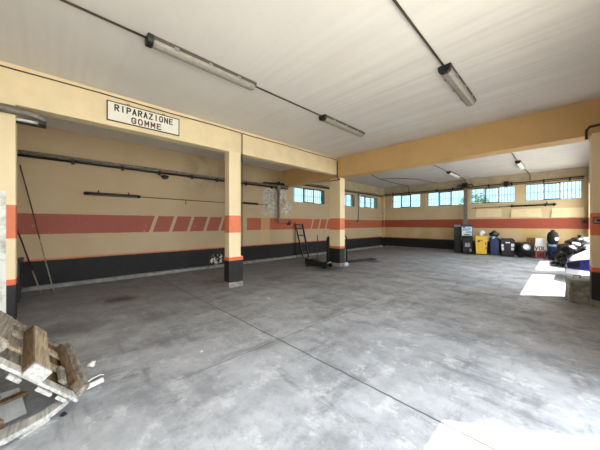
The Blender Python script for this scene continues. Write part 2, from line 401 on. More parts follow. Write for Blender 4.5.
# windows
def window(k, axis, p, q, z0, z1, wall, label):
    root = bpy.data.objects.new('window_%d' % k, None); COL.objects.link(root)
    root['kind'] = 'structure'; root['label'] = label; root['category'] = 'window'
    sgn = 1 if axis == 'x' else -1
    d0 = wall + sgn * .10
    def bx(mb, a, b, zz0, zz1, e0, e1):
        lo, hi = sorted((d0 + sgn * e0, d0 + sgn * e1))
        if axis == 'x': mb.box(a, b, lo, hi, zz0, zz1)
        else: mb.box(lo, hi, a, b, zz0, zz1)
    fr = MB(); t = .02
    bx(fr, p, q, z0, z0 + t, 0, .05); bx(fr, p, q, z1 - t, z1, 0, .05)
    w = (q - p) / 3
    for i in range(4):
        c = min(max(p + i * w, p + t / 2), q - t / 2); e = .014 if i in (1, 2) else t / 2
        bx(fr, c - e, c + e, z0 + t, z1 - t, 0, .05)
    fr.build('window_frame', 'winframe', root)
    sash = MB(); a, b = p + w + .02, q - w - .02
    for (s0, s1, u0, u1) in ((a, b, z0 + t, z0 + t + .03), (a, b, z1 - t - .03, z1 - t), (a, a + .03, z0 + t, z1 - t), (b - .03, b, z0 + t, z1 - t)):
        bx(sash, s0, s1, u0, u1, -.02, 0)
    sash.build('sash', 'winframe', root)
    for i in range(3):
        g = MB(); bx(g, p + i * w + .02, p + (i + 1) * w - .02, z0 + t, z1 - t, .022, .03); g.build('pane', 'glass', root)
    gr = MB(); zc = (z0 + z1) / 2
    bx(gr, p, q, zc - .008, zc + .008, .09, .105)
    n = 15
    for i in range(n):
        x = p + (i + .5) * (q - p) / n
        bx(gr, x - .008, x + .008, z0, z1, .08, .096)
    gr.build('security_bars', 'winframe', root)
    return root
nm = ['first barred window on the back wall counting from the far corner', 'second barred window on the back wall from the far corner, a tree showing through it',
      'third barred window on the back wall, right of the steel post', 'last barred window on the back wall, next to the right pier']
for i, (p, q, z0, z1) in enumerate(BW): window(i + 1, 'x', p, q, z0, z1, YB, nm[i])
nm = ['side wall window between the downpipe and the thick column', 'side wall window half hidden by the thick column', 'side wall window closest to the far corner']
for i, (p, q, z0, z1) in enumerate(LW): window(i + 5, 'y', p, q, z0, z1, XL, nm[i])

# tree outside the back windows
t = empty('tree', (-4.9, 24, -.08), 'yellow-green tree seen outside through the second back window', 'tree')
MB().tube([(0, 0, 0), (.1, 0, 1.6), (0, .1, 3)], [.16, .12, .08], 10).build('trunk', 'bark', t)
cr = MB()
for i in range(420):
    a = random.uniform(0, 2 * PI); r = random.random() ** .5 * 1.0; z = 3.2 + random.uniform(-1, 1) * 1.0 * math.sqrt(max(0, 1 - (r / 1.02) ** 2))
    c = Vector((r * math.cos(a), r * math.sin(a), z)); d = Vector([random.gauss(0, 1) for _ in range(3)]).normalized(); _, u, v = basis(d)
    s = random.uniform(.07, .14)
    cr.bm.faces.new([cr.bm.verts.new(c + u * s), cr.bm.verts.new(c + v * s * .5), cr.bm.verts.new(c - u * s), cr.bm.verts.new(c - v * s * .5)])
cr.build('crown', 'leaf', t)

# ---------------------------------------------------------------- sign
s = empty('wall_sign', (BX, 1.25, 3.45), 'white enamel sign with black Italian lettering on the long beam', 'sign')
MB().box(.004, .022, -.575, .575, -.155, .155).build('sign_panel', 'signface', s)
f = MB(); f.box(0, .028, -.59, .59, -.17, -.155); f.box(0, .028, -.59, .59, .155, .17); f.box(0, .028, -.59, -.575, -.155, .155); f.box(0, .028, .575, .59, -.155, .155)
f.build('sign_frame', 'rust', s)
R = (PI / 2, 0, PI / 2)
GLY = {'R': [[(0, 0), (0, 1), (.75, 1), (1, .86), (1, .66), (.75, .5), (0, .5)], [(.45, .5), (1, 0)]], 'I': [[(.5, 0), (.5, 1)]],
       'P': [[(0, 0), (0, 1), (.75, 1), (1, .86), (1, .62), (.75, .46), (0, .46)]], 'A': [[(0, 0), (.5, 1), (1, 0)], [(.2, .33), (.8, .33)]],
       'Z': [[(0, 1), (1, 1), (0, 0), (1, 0)]], 'O': [[(.25, 0), (0, .2), (0, .8), (.25, 1), (.75, 1), (1, .8), (1, .2), (.75, 0), (.25, 0)]],
       'N': [[(0, 0), (0, 1), (1, 0), (1, 1)]], 'E': [[(1, 1), (0, 1), (0, 0), (1, 0)], [(0, .52), (.8, .52)]],
       'G': [[(1, .78), (.75, 1), (.25, 1), (0, .8), (0, .2), (.25, 0), (.75, 0), (1, .2), (1, .48), (.6, .48)]], 'M': [[(0, 0), (0, 1), (.5, .35), (1, 1), (1, 0)]],
       'V': [[(0, 1), (.5, 0), (1, 1)]], 'L': [[(0, 1), (0, 0), (1, 0)]]}
def strokes(word, width, height, lw, frac, place, mat, parent):
    """letters drawn as raised strokes; place(u, v) turns sign coordinates into the parent's space, its normal is place's third axis"""
    mb = MB(); n = len(word); pitch = width / (n - 1 + frac)
    for i, ch in enumerate(word):
        for ln in GLY[ch]:
            pts = [(-width / 2 + pitch * (i + frac * x), (y - .5) * height) for x, y in ln]
            for (a0, b0), (a1, b1) in zip(pts, pts[1:]):
                d = Vector((a1 - a0, b1 - b0)).normalized() * lw / 2; m_ = Vector((-d.y, d.x))
                q = [(a0 - d.x - m_.x, b0 - d.y - m_.y), (a1 + d.x - m_.x, b1 + d.y - m_.y), (a1 + d.x + m_.x, b1 + d.y + m_.y), (a0 - d.x + m_.x, b0 - d.y + m_.y)]
                mb.quadbox([place(u, v, 0) for u, v in q] + [place(u, v, .003) for u, v in q])
    return mb.build('lettering', mat, parent)
strokes('RIPARAZIONE', .93, .095, .020, .56, lambda u, v, w: (.0222 + w, u - .01, v + .072), 'ink', s)
strokes('GOMME', .47, .092, .020, .56, lambda u, v, w: (.0222 + w, u + .01, v - .082), 'signred', s)
for y in (-.28, .3):
    MB().tube([(.01, y - .03, .17), (.01, y, .2), (.01, y + .03, .17)], .006, 6).build('hook', 'rust', s)

# ---------------------------------------------------------------- ceiling lamps and conduits
def lamp():
    r = empty('fluorescent_lamp', (0, 0, 0), 'x', 'ceiling light', 'fluorescent battens on the ceiling')
    L = .765
    b = MB(); b.loft([[(-.085, y, 0), (.085, y, 0), (.08, y, -.045), (-.08, y, -.045)] for y in (-L, L)]); b.build('housing', 'lampbody', r, .006)
    d = MB(); sec = [(-.078, -.046), (.078, -.046), (.066, -.085), (.03, -.105), (-.03, -.105), (-.066, -.085)]
    d.loft([[(x * k, y, -.046 + (z + .046) * k) for x, z in sec] for y, k in ((-L + .06, .9), (-L + .09, 1), (L - .05, 1), (L - .01, .8))]); d.build('diffuser', 'diffuser', r, .004)
    c = MB(); c.loft([[(x * 1.06, y, z * 1.03) for x, z in [(-.082, 0), (.082, 0)] + sec[1:] + [sec[0]]] for y in (-L - .01, -L + .055)]); c.build('end_cap', 'black', r, .004)
    for y in (-.45, 0, .45):
        for x in (-.083, .083):
            MB().box(x - .008, x + .008, y - .025, y + .025, -.07, -.03).build('clip', 'steel', r)
    return r
proto = lamp()
spots = [((-3.5, 1.585, HC), 'dusty fluorescent lamp on the ceiling nearest the tyre repair sign'),
         ((-3.5, 4.80, HC), 'dusty fluorescent lamp on the ceiling beside the meeting of the two beams'),
         ((-1.18, 4.78, HC), 'dusty fluorescent lamp on its own conduit, apart from the pair nearer the sign'),
         ((-3.57, 13.5, HB), 'fluorescent lamp behind the cross beam, above the grey steel post'),
         ((-1.17, 13.2, HB), 'fluorescent lamp behind the cross beam, above the last back window')]
for i, (p, l) in enumerate(spots):
    o = proto if i == 0 else copy_tree(proto)
    o.location = p; o['label'] = l
    if p[1] > 8:
        for ch in o.children:
            if ch.name.startswith('diffuser'): ch.data = ch.data.copy(); ch.data.materials[0] = M['clear']  # rear lamps take a paler copy of the diffuser material
def pipe(name, pts, r, mat, label, cat, clips=None, n=8):
    o = MB().tube(pts, r, n).build(name, mat, None, smooth=True)
    return tag(o, label, cat)
zc = HC - .022
pipe('conduit', [(-3.5, YF, zc), (-3.5, .81, zc)], .013, 'rust', 'thin dark conduit feeding the ceiling lamp nearest the tyre repair sign', 'conduit')
pipe('conduit', [(-3.5, 2.36, zc), (-3.5, 4.03, zc)], .013, 'rust', 'thin dark conduit between the two ceiling lamps in line beside the sign', 'conduit')
pipe('conduit', [(-1.18, YF, zc), (-1.18, 4.0, zc)], .013, 'rust', 'thin dark conduit to the separate ceiling lamp near the room middle', 'conduit')
pipe('cable', [(BX + .012, y, 3.70 + .006 * math.sin(y * 3)) for y in [YF + .1 + i * .5 for i in range(24)]] + [(BX + .012, 7.02, 3.70)], .010, 'rust', 'brown cable clipped along the top of the sign beam', 'cable')
pipe('cable', [(BX + .022, 3.29, 3.69), (BX + .022, 3.29, 1.0), (BX + .022, 3.29, .95)], .011, 'rust', 'brown cable dropping down the slim column', 'cable')
pipe('cable', [(BX + .02, 7.03, 3.66), (BX + .02, 7.03, 3.1), (BX + .02, 7.19, 3.05), (BX - .45, 7.19, 3.05)], .016, 'dark', 'dark cable dropping at the corner of the two beams', 'cable')
zb = HB - .025
pipe('cable', [(-3.57, 7.6, zb), (-3.57, 12.72, zb)], .011, 'rust', 'dark cable from the cross beam to the lamp above the steel post', 'cable')
pipe('cable', [(-3.57, 14.28, zb), (-3.57, 15.2, zb), (-3.6, 15.7, zb - .03), (-3.6, 15.72, 3.5)], .013, 'dark', 'dark cable from the lamp down to the steel post head', 'cable')
pipe('cable', [(-1.17, 7.6, zb), (-1.17, 12.42, zb)], .012, 'rust', 'thin cable from the cross beam to the lamp above the last window', 'cable')
pipe('cable', [(-1.17, 13.98, zb), (-1.1, 15.0, zb), (-1.05, 15.7, zb - .1), (-1.05, 15.72, 3.5)], .013, 'dark', 'dark cable looping from the lamp to the cable run above the last window', 'cable')
pipe('cable', [(-5.3, 7.6, zb), (-6.0, 9.6, zb), (-6.6, 12.0, zb), (-6.7, 14.2, zb), (-6.6, 15.6, zb), (-6.6, 15.72, 3.5)], .015, 'dark', 'dark cable crossing the rear ceiling to the first back window', 'cable')
pipe('cable', [(-6.6, 12.2, zb), (-5.9, 12.6, zb), (-5.3, 13.6, zb), (-5.0, 15.7, zb)], .012, 'dark', 'curved dark cable branching across the rear ceiling', 'cable')

# ---------------------------------------------------------------- pipes on the left wall
r = empty('pipe_rail', (XL, 0, 3.06), 'long grey pipe rail with black lower line along the side wall', 'pipe')
MB().tube([(.13, -3.0, .02), (.13, 7.3, .02)], .042, 10).build('upper_pipe', 'pipe', r, smooth=True)
MB().tube([(.13, -3.0, -.055), (.13, 7.3, -.055)], .024, 8).build('lower_pipe', 'dark', r, smooth=True)
for y in (-2, -.8, .35, 1.35, 2.25, 3.2, 4.05, 5.2, 6.4):
    c = MB().box(0, .17, y - .02, y + .02, -.03, .0); c.box(.11, .16, y - .03, y + .03, -.12, .03); c.build('pipe_clamp', 'dark', r)
h = empty('bulkhead_lamp', (XL + .14, 2.40, 2.955), 'small round lamp hanging under the grey pipe rail', 'light')
MB().lathe([(.03, 0), (.10, -.02), (.115, -.05), (.10, -.06)], n=18).build('lamp_body', 'dark', h, smooth=True)
MB().lathe([(.09, -.06), (.085, -.09), (.05, -.115), (.0, -.12)], n=18).build('lamp_glass', 'lampbody', h, smooth=True)
h = empty('wall_lamp', (XL, 1.17, 2.27), 'black fluorescent wall lamp under the pipe rail', 'light')
MB().tube([(.07, -.62, 0), (.07, -.6, 0), (.07, .6, 0), (.07, .62, 0)], [.02, .042, .042, .02], 10).build('housing', 'dark', h, smooth=True)
MB().tube([(.105, -.52, -.022), (.105, .52, -.022)], .016, 8).build('lamp_tube', 'lampbody', h, smooth=True)
for y in (-.32, .34): MB().box(0, .06, y - .012, y + .012, -.02, .10).build('bracket', 'dark', h)
pipe('conduit', [(XL + .02, 1.8, 2.27), (XL + .02, 4.4, 2.26), (XL + .02, 5.1, 2.28)], .011, 'rust', 'thin brown conduit from the black wall lamp to the slim column', 'conduit')
MB_ = MB().tube([(XL + .02, 3.05, 2.27), (XL + .02, 3.05, 2.12)], .010, 6)
tag(MB_.build('pipe_stub', 'rust'), 'short stub hanging below the thin wall conduit', 'pipe')
h = empty('wall_lamp', (XL, 5.45, 2.29), 'dark tube fitting on the wall just behind the slim column', 'light')
MB().tube([(.06, -.33, 0), (.06, .33, 0)], .038, 10).build('housing', 'dark', h, smooth=True)
for y in (-.2, .2): MB().box(0, .05, y - .012, y + .012, -.012, .012).build('bracket', 'dark', h)
pipe('conduit', [(XL + .02, 5.8, 2.28), (XL + .02, 6.3, 2.27)], .009, 'rust', 'short thin conduit leading to the flaking wall patch', 'conduit')
h = empty('downpipe', (XL + .12, 6.78, 1.55), 'grey vertical downpipe with hopper head between flaking plaster patches', 'pipe')
MB().tube([(0, 0, 0), (0, 0, 1.35)], .055, 12).build('pipe_shaft', 'pipe', h, smooth=True)
MB().lathe([(.06, 1.3), (.115, 1.50), (.115, 1.55), (.05, 1.55)], n=16).build('hopper', 'pipe', h)
MB().tube([(0, 0, .02), (0, .15, 0), (.02, .5, .02)], .03, 8).build('pipe_elbow', 'pipe', h, smooth=True)
m_ = MB(); m_.tube([(XL + .12, 6.0, 3.12), (XL + .12, 6.5, 3.16), (XL + .14, 7.0, 3.18), (XL + .12, 7.25, 3.1)], .05, 8); m_.tube([(XL + .1, 6.3, 3.05), (XL + .16, 6.8, 3.25), (XL + .1, 6.95, 3.0)], .03, 8)
tag(m_.build('pipe_junction', 'dark', smooth=True), 'tangle of dark pipes above the downpipe head', 'pipe')
h = empty('tap_box', (XL, 7.45, 1.52), 'small dark tap and valve on the wall above the step ladder', 'valve')
MB().box(.0, .10, -.1, .1, -.06, .06).build('valve_body', 'dark', h, .01); MB().tube([(.1, 0, 0), (.18, 0, 0), (.2, 0, -.08)], .025, 8).build('spout', 'steel', h, smooth=True)
MB().tube([(.05, -.02, .06), (.05, -.02, .12), (.05, .1, .14)], .014, 6).build('handle', 'dark', h, smooth=True)
pipe('conduit', [(XL + .05, 7.6, 3.32), (XL + .05, 15.7, 3.32)], .035, 'dark', 'dark pipe running above the side windows', 'pipe')
pipe('conduit', [(XL + .06, 12.85, 3.3), (XL + .06, 12.85, 1.75), (XL + .08, 12.78, 1.65), (XL + .1, 12.7, 1.62)], .035, 'pipe', 'grey pipe dropping between two side windows', 'pipe')

# ---------------------------------------------------------------- lamp on the left column
h = empty('wall_lamp', (BX + .10, -.62, 3.09), 'grey cylindrical lamp fitting across the top of the left column', 'light')
MB().tube([(0, -1.4, 0), (0, .2, 0), (0, .36, -.01), (0, .48, -.035), (0, .55, -.06)], [.06, .06, .056, .045, .03], 14).build('housing', 'pipe', h, smooth=True)
MB().tube([(-.17, .24, -.075), (-.17, .46, -.075)], .022, 8).build('lamp_tube', 'tube', h, smooth=True)
m_ = MB().box(-.21, .02, .47, .55, -.125, -.03); m_.box(-.21, -.13, .22, .5, -.125, -.108); m_.build('lamp_holder', 'black', h)
MB().box(-.10, 0, -.1, .1, -.04, .04).build('bracket', 'dark', h)

# ---------------------------------------------------------------- left bay props
b = empty('storage_bin', (-7.45, -.50, 0), 'dark upright bin behind the left column', 'bin')
MB().quadbox([(-.22, -.2, 0), (.22, -.2, 0), (.22, .04, 0), (-.22, .04, 0), (-.25, -.22, .76), (.25, -.22, .76), (.25, .06, .76), (-.25, .06, .76)]).build('bin_body', 'black', b, .01)
MB().box(-.27, .27, -.24, .08, .76, .82).build('bin_lid', 'black', b, .015)
def pole(a, bpt, r, label, m1, m2, f):
    a, bpt = Vector(a), Vector(bpt); h = empty('pole', a, label, 'pole'); d = bpt - a
    MB().tube([(0, 0, 0), d * f], r, 8).build('tip', m2, h, smooth=True)
    MB().tube([d * f, d * .6 + Vector((.02, 0, .03)), d], r, 8).build('shaft', m1, h, smooth=True)
pole((-7.70, .02, 0.01), (-8.33, -.52, 2.80), .011, 'long thin pole with pale lower end leaning on the side wall by the left column', 'rust', 'greywood', .42)
pole((-7.79, -.18, 0.01), (-8.33, -.66, 1.75), .014, 'shorter dark pole leaning on the side wall close behind the left column', 'dark', 'greywood', .28)

# step ladder
h = empty('step_ladder', (0, 0, 0), 'black metal ladder leaning on the side wall past the downpipe', 'ladder')
bl, br = Vector((-8.03, 7.98, 0.0)), Vector((-7.99, 8.30, 0.0)); tl, tr = Vector((-8.32, 7.78, 1.5)), Vector((-8.30, 8.20, 1.5))
for p, q in ((bl, tl), (br, tr)): MB().bar(p, q, .07, .05).build('ladder_rail', 'black', h)
for k in (.16, .42, .66, .86, .985): MB().bar(bl.lerp(tl, k), br.lerp(tr, k), .07, .05).build('rung', 'black', h)
pipe('hose', [(XL + .1, 7.75, 1.6), (XL + .12, 7.75, .8), (XL + .16, 7.78, .02)], .012, 'dark', 'thin dark hose hanging down beside the ladder', 'hose')

# floor jack and pieces at the thick column
h = empty('floor_jack', (-5.98, 6.72, 0), 'low dark trolley jack on the floor in front of the thick column', 'jack', rz=.15)
for y in (-.14, .14): MB().quadbox([(-.45, y - .015, .05), (.42, y - .015, .05), (.42, y + .015, .05), (-.45, y + .015, .05), (-.45, y - .015, .13), (.42, y - .015, .20), (.42, y + .015, .20), (-.45, y + .015, .13)]).build('side_plate', 'dark', h)
MB().bar((.3, 0, .12), (-.38, 0, .24), .12, .06).build('lift_arm', 'dark', h); MB().lathe([(.02, 0), (.07, .0), (.08, .03), (.05, .035)], (-.38, 0, .24), n=14).build('saddle', 'steel', h)
for x in (-.36, .36):
    for y in (-.19, .19): MB().lathe([(.02, -.02), (.06, -.02), (.06, .02), (.02, .02)], (x, y, .06), (0, 1, 0), 14).build('wheel', 'rubber', h)
MB().tube([(.35, 0, .14), (.48, .0, .2)], .03, 8).build('pump', 'steel', h, smooth=True)
h = empty('gas_bottle', (-6.13, 7.42, 0), 'slim black cylinder standing left of the thick column', 'gas bottle')
MB().lathe([(.06, 0), (.07, .03), (.07, .92), (.05, 1.0), (.03, 1.03)], n=14).build('bottle_body', 'black', h, smooth=True); MB().tube([(0, 0, 1.02), (0, 0, 1.1)], .02, 8).build('valve', 'steel', h)
pipe('steel_rod', [(-6.75, 7.48, .01), (-6.85, 7.62, 1.05)], .016, 'dark', 'thin dark rod standing beside the black cylinder', 'rod')
h = empty('metal_box', (-6.55, 6.95, 0), 'low dark box on the floor left of the trolley jack', 'box', rz=.3)
MB().box(-.2, .2, -.16, .16, .0, .22).build('box_body', 'dark', h, .012); MB().tube([(-.08, 0, .22), (-.08, 0, .27), (.08, 0, .27), (.08, 0, .22)], .012, 6).build('handle', 'steel', h)
h = empty('standpipe', (-5.72, 8.02, 0), 'dark hooked standpipe just past the thick column', 'pipe')
MB().tube([(0, 0, 0), (0, 0, .95), (-.03, -.05, 1.05), (-.1, -.12, 1.09), (-.22, -.22, 1.10)], .028, 8).build('pipe_shaft', 'dark', h, smooth=True)
MB().lathe([(.07, 0), (.07, .02), (.03, .03)], n=12).build('flange', 'dark', h)
h = empty('steel_channel', (-5.66, 8.95, 0), 'long black steel channel lying on the floor past the thick column', 'steel channel', rz=math.radians(80))
m_ = MB().box(-.78, .78, -.11, .11, 0, .02); m_.box(-.78, .78, -.11, -.09, .02, .07); m_.box(-.78, .78, .09, .11, .02, .07); m_.build('channel', 'black', h)
MB().bar((-.6, 0, .03), (.5, .02, .05), .06, .03).build('strut', 'dark', h)
def rag(name, loc, r, mat, label, cat, flat=.45, seed=0, group=None):
    mb = MB(); bmesh.ops.create_icosphere(mb.bm, subdivisions=3, radius=r)
    for v in mb.bm.verts:
        k = 1 + .45 * mnoise.noise(v.co * (2.2 / r) * .6 + Vector((seed * 3.1, seed, 0)))
        v.co *= k; v.co.z *= flat
    mz = min(v.co.z for v in mb.bm.verts)
    for v in mb.bm.verts: v.co.z -= mz
    o = mb.build(name, mat, None, smooth=True); o.location = loc
    return tag(o, label, cat, group)
rag('rag', (-5.33, 7.44, 0), .075, 'paper', 'crumpled white rag at the foot of the thick column', 'rag', .9, 1)
rag('rag', (-5.30, 7.30, 0), .05, 'greypanel', 'small grey rag in front of the thick column foot', 'rag', .6, 2)

# ---------------------------------------------------------------- back wall fittings
h = empty('steel_post', (-3.6, 15.72, 0), 'grey steel post on the back wall between the second and third windows', 'post')
m_ = MB().box(-.075, .075, -.08, -.06, 0, 3.44); m_.box(-.075, .075, .06, .08, 0, 3.44); m_.box(-.012, .012, -.06, .06, 0, 3.44); m_.build('post_shaft', 'pipe', h)
MB().box(-.22, .22, -.14, .14, 3.42, 3.46).build('cap_plate', 'dark', h)
MB().box(-.16, .16, -.12, .12, 0, .02).build('base_plate', 'dark', h)
h = empty('junction_cluster', (-3.6, 15.6, 3.55), 'dark cluster of boxes and elbows at the steel post head', 'junction box')
MB().box(-.12, .12, -.10, .06, -.08, .10).build('box_body', 'dark', h, .01)
for a in (-1, 1): MB().tube([(a * .12, 0, 0), (a * .3, 0, .02), (a * .36, .02, -.08)], .03, 8).build('elbow', 'dark', h, smooth=True)
h = empty('cable_run', (0, YB - .28, 3.44), 'dark bundle of cables along the lower edge of the back ring beam', 'cable')
MB().tube([(XL + .15, 0, -.02), (-6, 0, -.03), (-3.9, 0, -.03), (-3.2, 0, 0), (-1.5, 0, 0.0), (.6, 0, .02)], .028, 8).build('conduit', 'dark', h, smooth=True)
MB().tube([(XL + .15, -.03, -.09), (-6.5, -.03, -.12), (-4.2, -.03, -.09), (-2.8, -.03, -.09), (-.8, -.03, -.06), (.6, -.03, -.05)], .022, 8).build('cable', 'rust', h, smooth=True)
for x in (-7.6, -6.6, -5.0, -4.2, -2.6, -1.7, -.6, .2): MB().box(x - .03, x + .03, -.05, .03, -.12, .05).build('clamp', 'dark', h)
h = empty('junction_box', (-1.9, YB - .34, 3.44), 'small dark junction box on the cable bundle above the third window', 'junction box')
MB().box(-.09, .09, -.05, .05, -.12, .1).build('box_body', 'dark', h, .01); MB().tube([(0, -.02, -.12), (0, -.02, -.2)], .02, 8).build('gland', 'dark', h)
h = empty('air_line', (0, YB - .075, 2.33), 'horizontal pipe with valve below the right back windows', 'pipe')
MB().tube([(-3.35, 0, 0), (-1.75, 0, .03)], .016, 8).build('thin_pipe', 'rust', h, smooth=True)
MB().tube([(-1.75, 0, .03), (-.2, 0, .04)], .036, 8).build('thick_pipe', 'dark', h, smooth=True)
for x in (-1.72, -.55, -.28): MB().lathe([(.03, -.04), (.065, -.03), (.065, .03), (.03, .04)], (x, 0, .035), (1, 0, 0), 12).build('fitting', 'dark', h)
MB().tube([(-.5, -.02, .07), (-.5, -.02, .18)], .016, 6).build('valve_handle', 'dark', h)
for x in (-3.2, -2.2, -1.2): MB().box(x - .012, x + .012, -.01, .06, -.02, .05).build('pipe_clip', 'dark', h)
# pipe at the end of the cross beam
pipe('conduit', [(.30, 7.02, 3.05), (.30, 7.02, 3.22), (.34, 7.02, 3.27), (.72, 7.02, 3.29)], .022, 'rust', 'bent brown pipe where the cross beam meets the right pier', 'conduit')
h = empty('number_plate', (.43, 7.0, 1.565), 'small framed plate on the orange band of the right pier', 'plate')
MB().box(-.05, .09, -.02, 0, -.06, .06).build('plate_frame', 'dark', h, .004); MB().box(-.042, .082, -.024, -.02, -.045, .045).build('plate_face', 'greypanel', h)
MB().box(-.012, .03, -.027, -.024, -.02, .022).build('marking', 'ink', h)
h = empty('junction_box', (.62, 15.9, 1.62), 'dark red box on the stripe where the back wall meets the right wall', 'junction box')

MB().box(-.07, .07, -.05, .1, -.12, .1).build('box_body', 'brown', h, .01); MB().box(-.05, .05, -.06, -.05, -.09, .07).build('box_cover', 'dark', h)

# ---------------------------------------------------------------- bins and clutter along the back wall
def wheelie(loc, w, d, hgt, mat, label, rz=0.0, lid=True, lidmat=None):
    h = empty('wheeled_bin', loc, label, 'bin', rz=rz)
    k = .40; a = .5
    body = MB().loft([[(-w * k, -d * k, .04), (w * k, -d * k, .04), (w * k, d * k, .04), (-w * k, d * k, .04)],
                      [(-w * .47, -d * .47, hgt * .9), (w * .47, -d * .47, hgt * .9), (w * .47, d * .47, hgt * .9), (-w * .47, d * .47, hgt * .9)]])
    body.build('bin_body', mat, h, .02)
    MB().box(-w * a, w * a, -d * a, d * a, hgt * .9, hgt * .93).build('rim', mat, h, .008)
    if lid: MB().loft([[(-w * .5, -d * .52, hgt * .93), (w * .5, -d * .52, hgt * .93), (w * .5, d * .5, hgt * .93), (-w * .5, d * .5, hgt * .93)],
                       [(-w * .42, -d * .42, hgt), (w * .42, -d * .42, hgt), (w * .42, d * .44, hgt), (-w * .42, d * .44, hgt)]]).build('bin_lid', lidmat or mat, h, .01)
    MB().tube([(-w * .4, d * .5, hgt * .92), (-w * .4, d * .6, hgt * .94), (w * .4, d * .6, hgt * .94), (w * .4, d * .5, hgt * .92)], .016, 8).build('handle', mat, h, smooth=True)
    for x in (-1, 1): MB().lathe([(.02, -.02), (.085, -.025), (.085, .025), (.02, .02)], (x * w * .45, d * .42, .085), (1, 0, 0), 16).build('wheel', 'rubber', h)
    return h
RZ = math.radians(14)
def on(h, z): pass
b0 = wheelie((-3.40, 15.18, 0), .50, .48, .86, 'black', 'black wheeled bin below the pale blue board, next to the steel post', RZ)
MB().box(-.10, .12, -.225, -.212, .35, .55).build('sticker', 'greypanel', b0); MB().box(.09, .19, -.215, -.202, .12, .26).build('sticker', 'greypanel', b0)
h = empty('notice_board', (-3.40, 15.12, .86), 'pale blue and white printed board standing on top of the black bin', 'board', rz=RZ)
MB().box(-.25, .25, -.03, .03, 0.02, .60).build('board_back', 'blue', h, .01); MB().box(-.22, .22, -.036, -.03, .05, .50).build('board_face', 'paper', h)
for (x0, x1, z0, z1, m) in ((-.2, .1, .3, .42, 'paleblue'), (-.05, .2, .18, .27, 'paleblue'), (-.12, .12, .08, .12, 'ink'), (-.18, -.06, .44, .49, 'blue'), (.02, .16, .35, .47, 'paleblue')):
    MB().box(x0, x1, -.039, -.036, z0, z1).build('print', m, h)
MB().box(-.2, .2, -.03, .05, 0, .02).build('foot', 'black', h)
h = empty('machine_cabinet', (-3.88, 15.36, 0), 'narrow dark cabinet with a pale top box left of the black bin', 'cabinet', rz=RZ)
MB().box(-.16, .16, -.2, .2, 0.04, 1.36).build('cabinet_body', 'black', h, .012); MB().box(-.14, .14, -.214, -.2, .1, 1.0).build('door', 'dark', h)
MB().box(-.15, .15, -.19, .19, 1.36, 1.46).build('top_box', 'greypanel', h, .01); MB().box(-.12, .12, -.15, .15, 0, .04).build('plinth', 'dark', h)
b1 = wheelie((-2.81, 15.12, 0), .52, .48, .92, 'yellow', 'yellow wheeled bin by the back wall', RZ)
for (x0, x1, z0, z1) in ((-.14, -.04, .62, .72), (.16, .2, .5, .62), (.17, .21, .3, .4), (-.02, .06, .68, .71)):
    MB().box(x0, x1, -.235, -.215, z0, z1).build('label', 'brown', b1)
rag('plastic_bag', (-2.78, 15.05, .915), .15, 'paper', 'crumpled white bag on top of the yellow bin', 'bag', .8, 4)
wheelie((-2.29, 15.2, 0), .40, .44, .84, 'blue', 'navy blue wheeled bin right of the yellow bin', RZ)
rag('rubbish_bag', (-2.30, 15.14, .845), .20, 'bag', 'black sack bulging out of the top of the navy bin', 'rubbish bag', .75, 5)
rag('plastic_bag', (-2.31, 14.95, .80), .10, 'paleblue', 'pale blue scrap at the rim of the navy bin', 'bag', .6, 6)
h = empty('storage_box', (-1.82, 15.22, 0), 'black lidded container with white side stickers right of the navy bin', 'box', rz=RZ)
MB().loft([[(-.22, -.19, 0), (.22, -.19, 0), (.22, .19, 0), (-.22, .19, 0)], [(-.27, -.22, .72), (.27, -.22, .72), (.27, .22, .72), (-.27, .22, .72)]]).build('box_body', 'black', h, .02)
MB().loft([[(-.28, -.23, .72), (.28, -.23, .72), (.28, .23, .72), (-.28, .23, .72)], [(-.2, -.18, .84), (.2, -.18, .84), (.2, .18, .84), (-.2, .18, .84)]]).build('box_lid', 'black', h, .02)
for (x0, x1, z0, z1) in ((-.22, -.14, .28, .42), (-.23, -.15, .46, .56), (.12, .22, .30, .42), (.12, .23, .46, .60), (-.08, .08, .62, .67)):
    MB().box(x0, x1, -.226, -.195, z0, z1).build('sticker', 'paper', h)
# big sack and tyre
rag('rubbish_bag', (-1.24, 15.15, 0), .30, 'bag', 'big rounded black sack between the container and the white board', 'rubbish bag', 1.0, 8)
h = empty('spare_car_tyre_on_rim', (-1.10, 14.72, .50), 'worn small tyre with pale hub leaning on the big black sack', 'tyre', rz=.3)
def tyre(h, r=.30, w=.18, hub='steel', tilt=(0, -1, .25)):
    prof = [(r * .62, -w * .38), (r * .8, -w * .5), (r * .95, -w * .45), (r, -w * .25), (r, w * .25), (r * .95, w * .45), (r * .8, w * .5), (r * .62, w * .38)]
    MB().lathe(prof, (0, 0, 0), tilt, 28, closed=True).build('tyre_carcass', 'rubber', h, smooth=True)
    MB().lathe([(r * .6, -w * .3), (r * .63, -w * .32), (r * .63, w * .34), (r * .56, w * .34), (r * .5, w * .2), (r * .2, w * .24), (r * .1, w * .3), (.001, w * .3)], (0, 0, 0), tilt, 24).build('rim', hub, h, smooth=True)
tyre(h, .22, .15, 'steel', (.1, -1, .35))
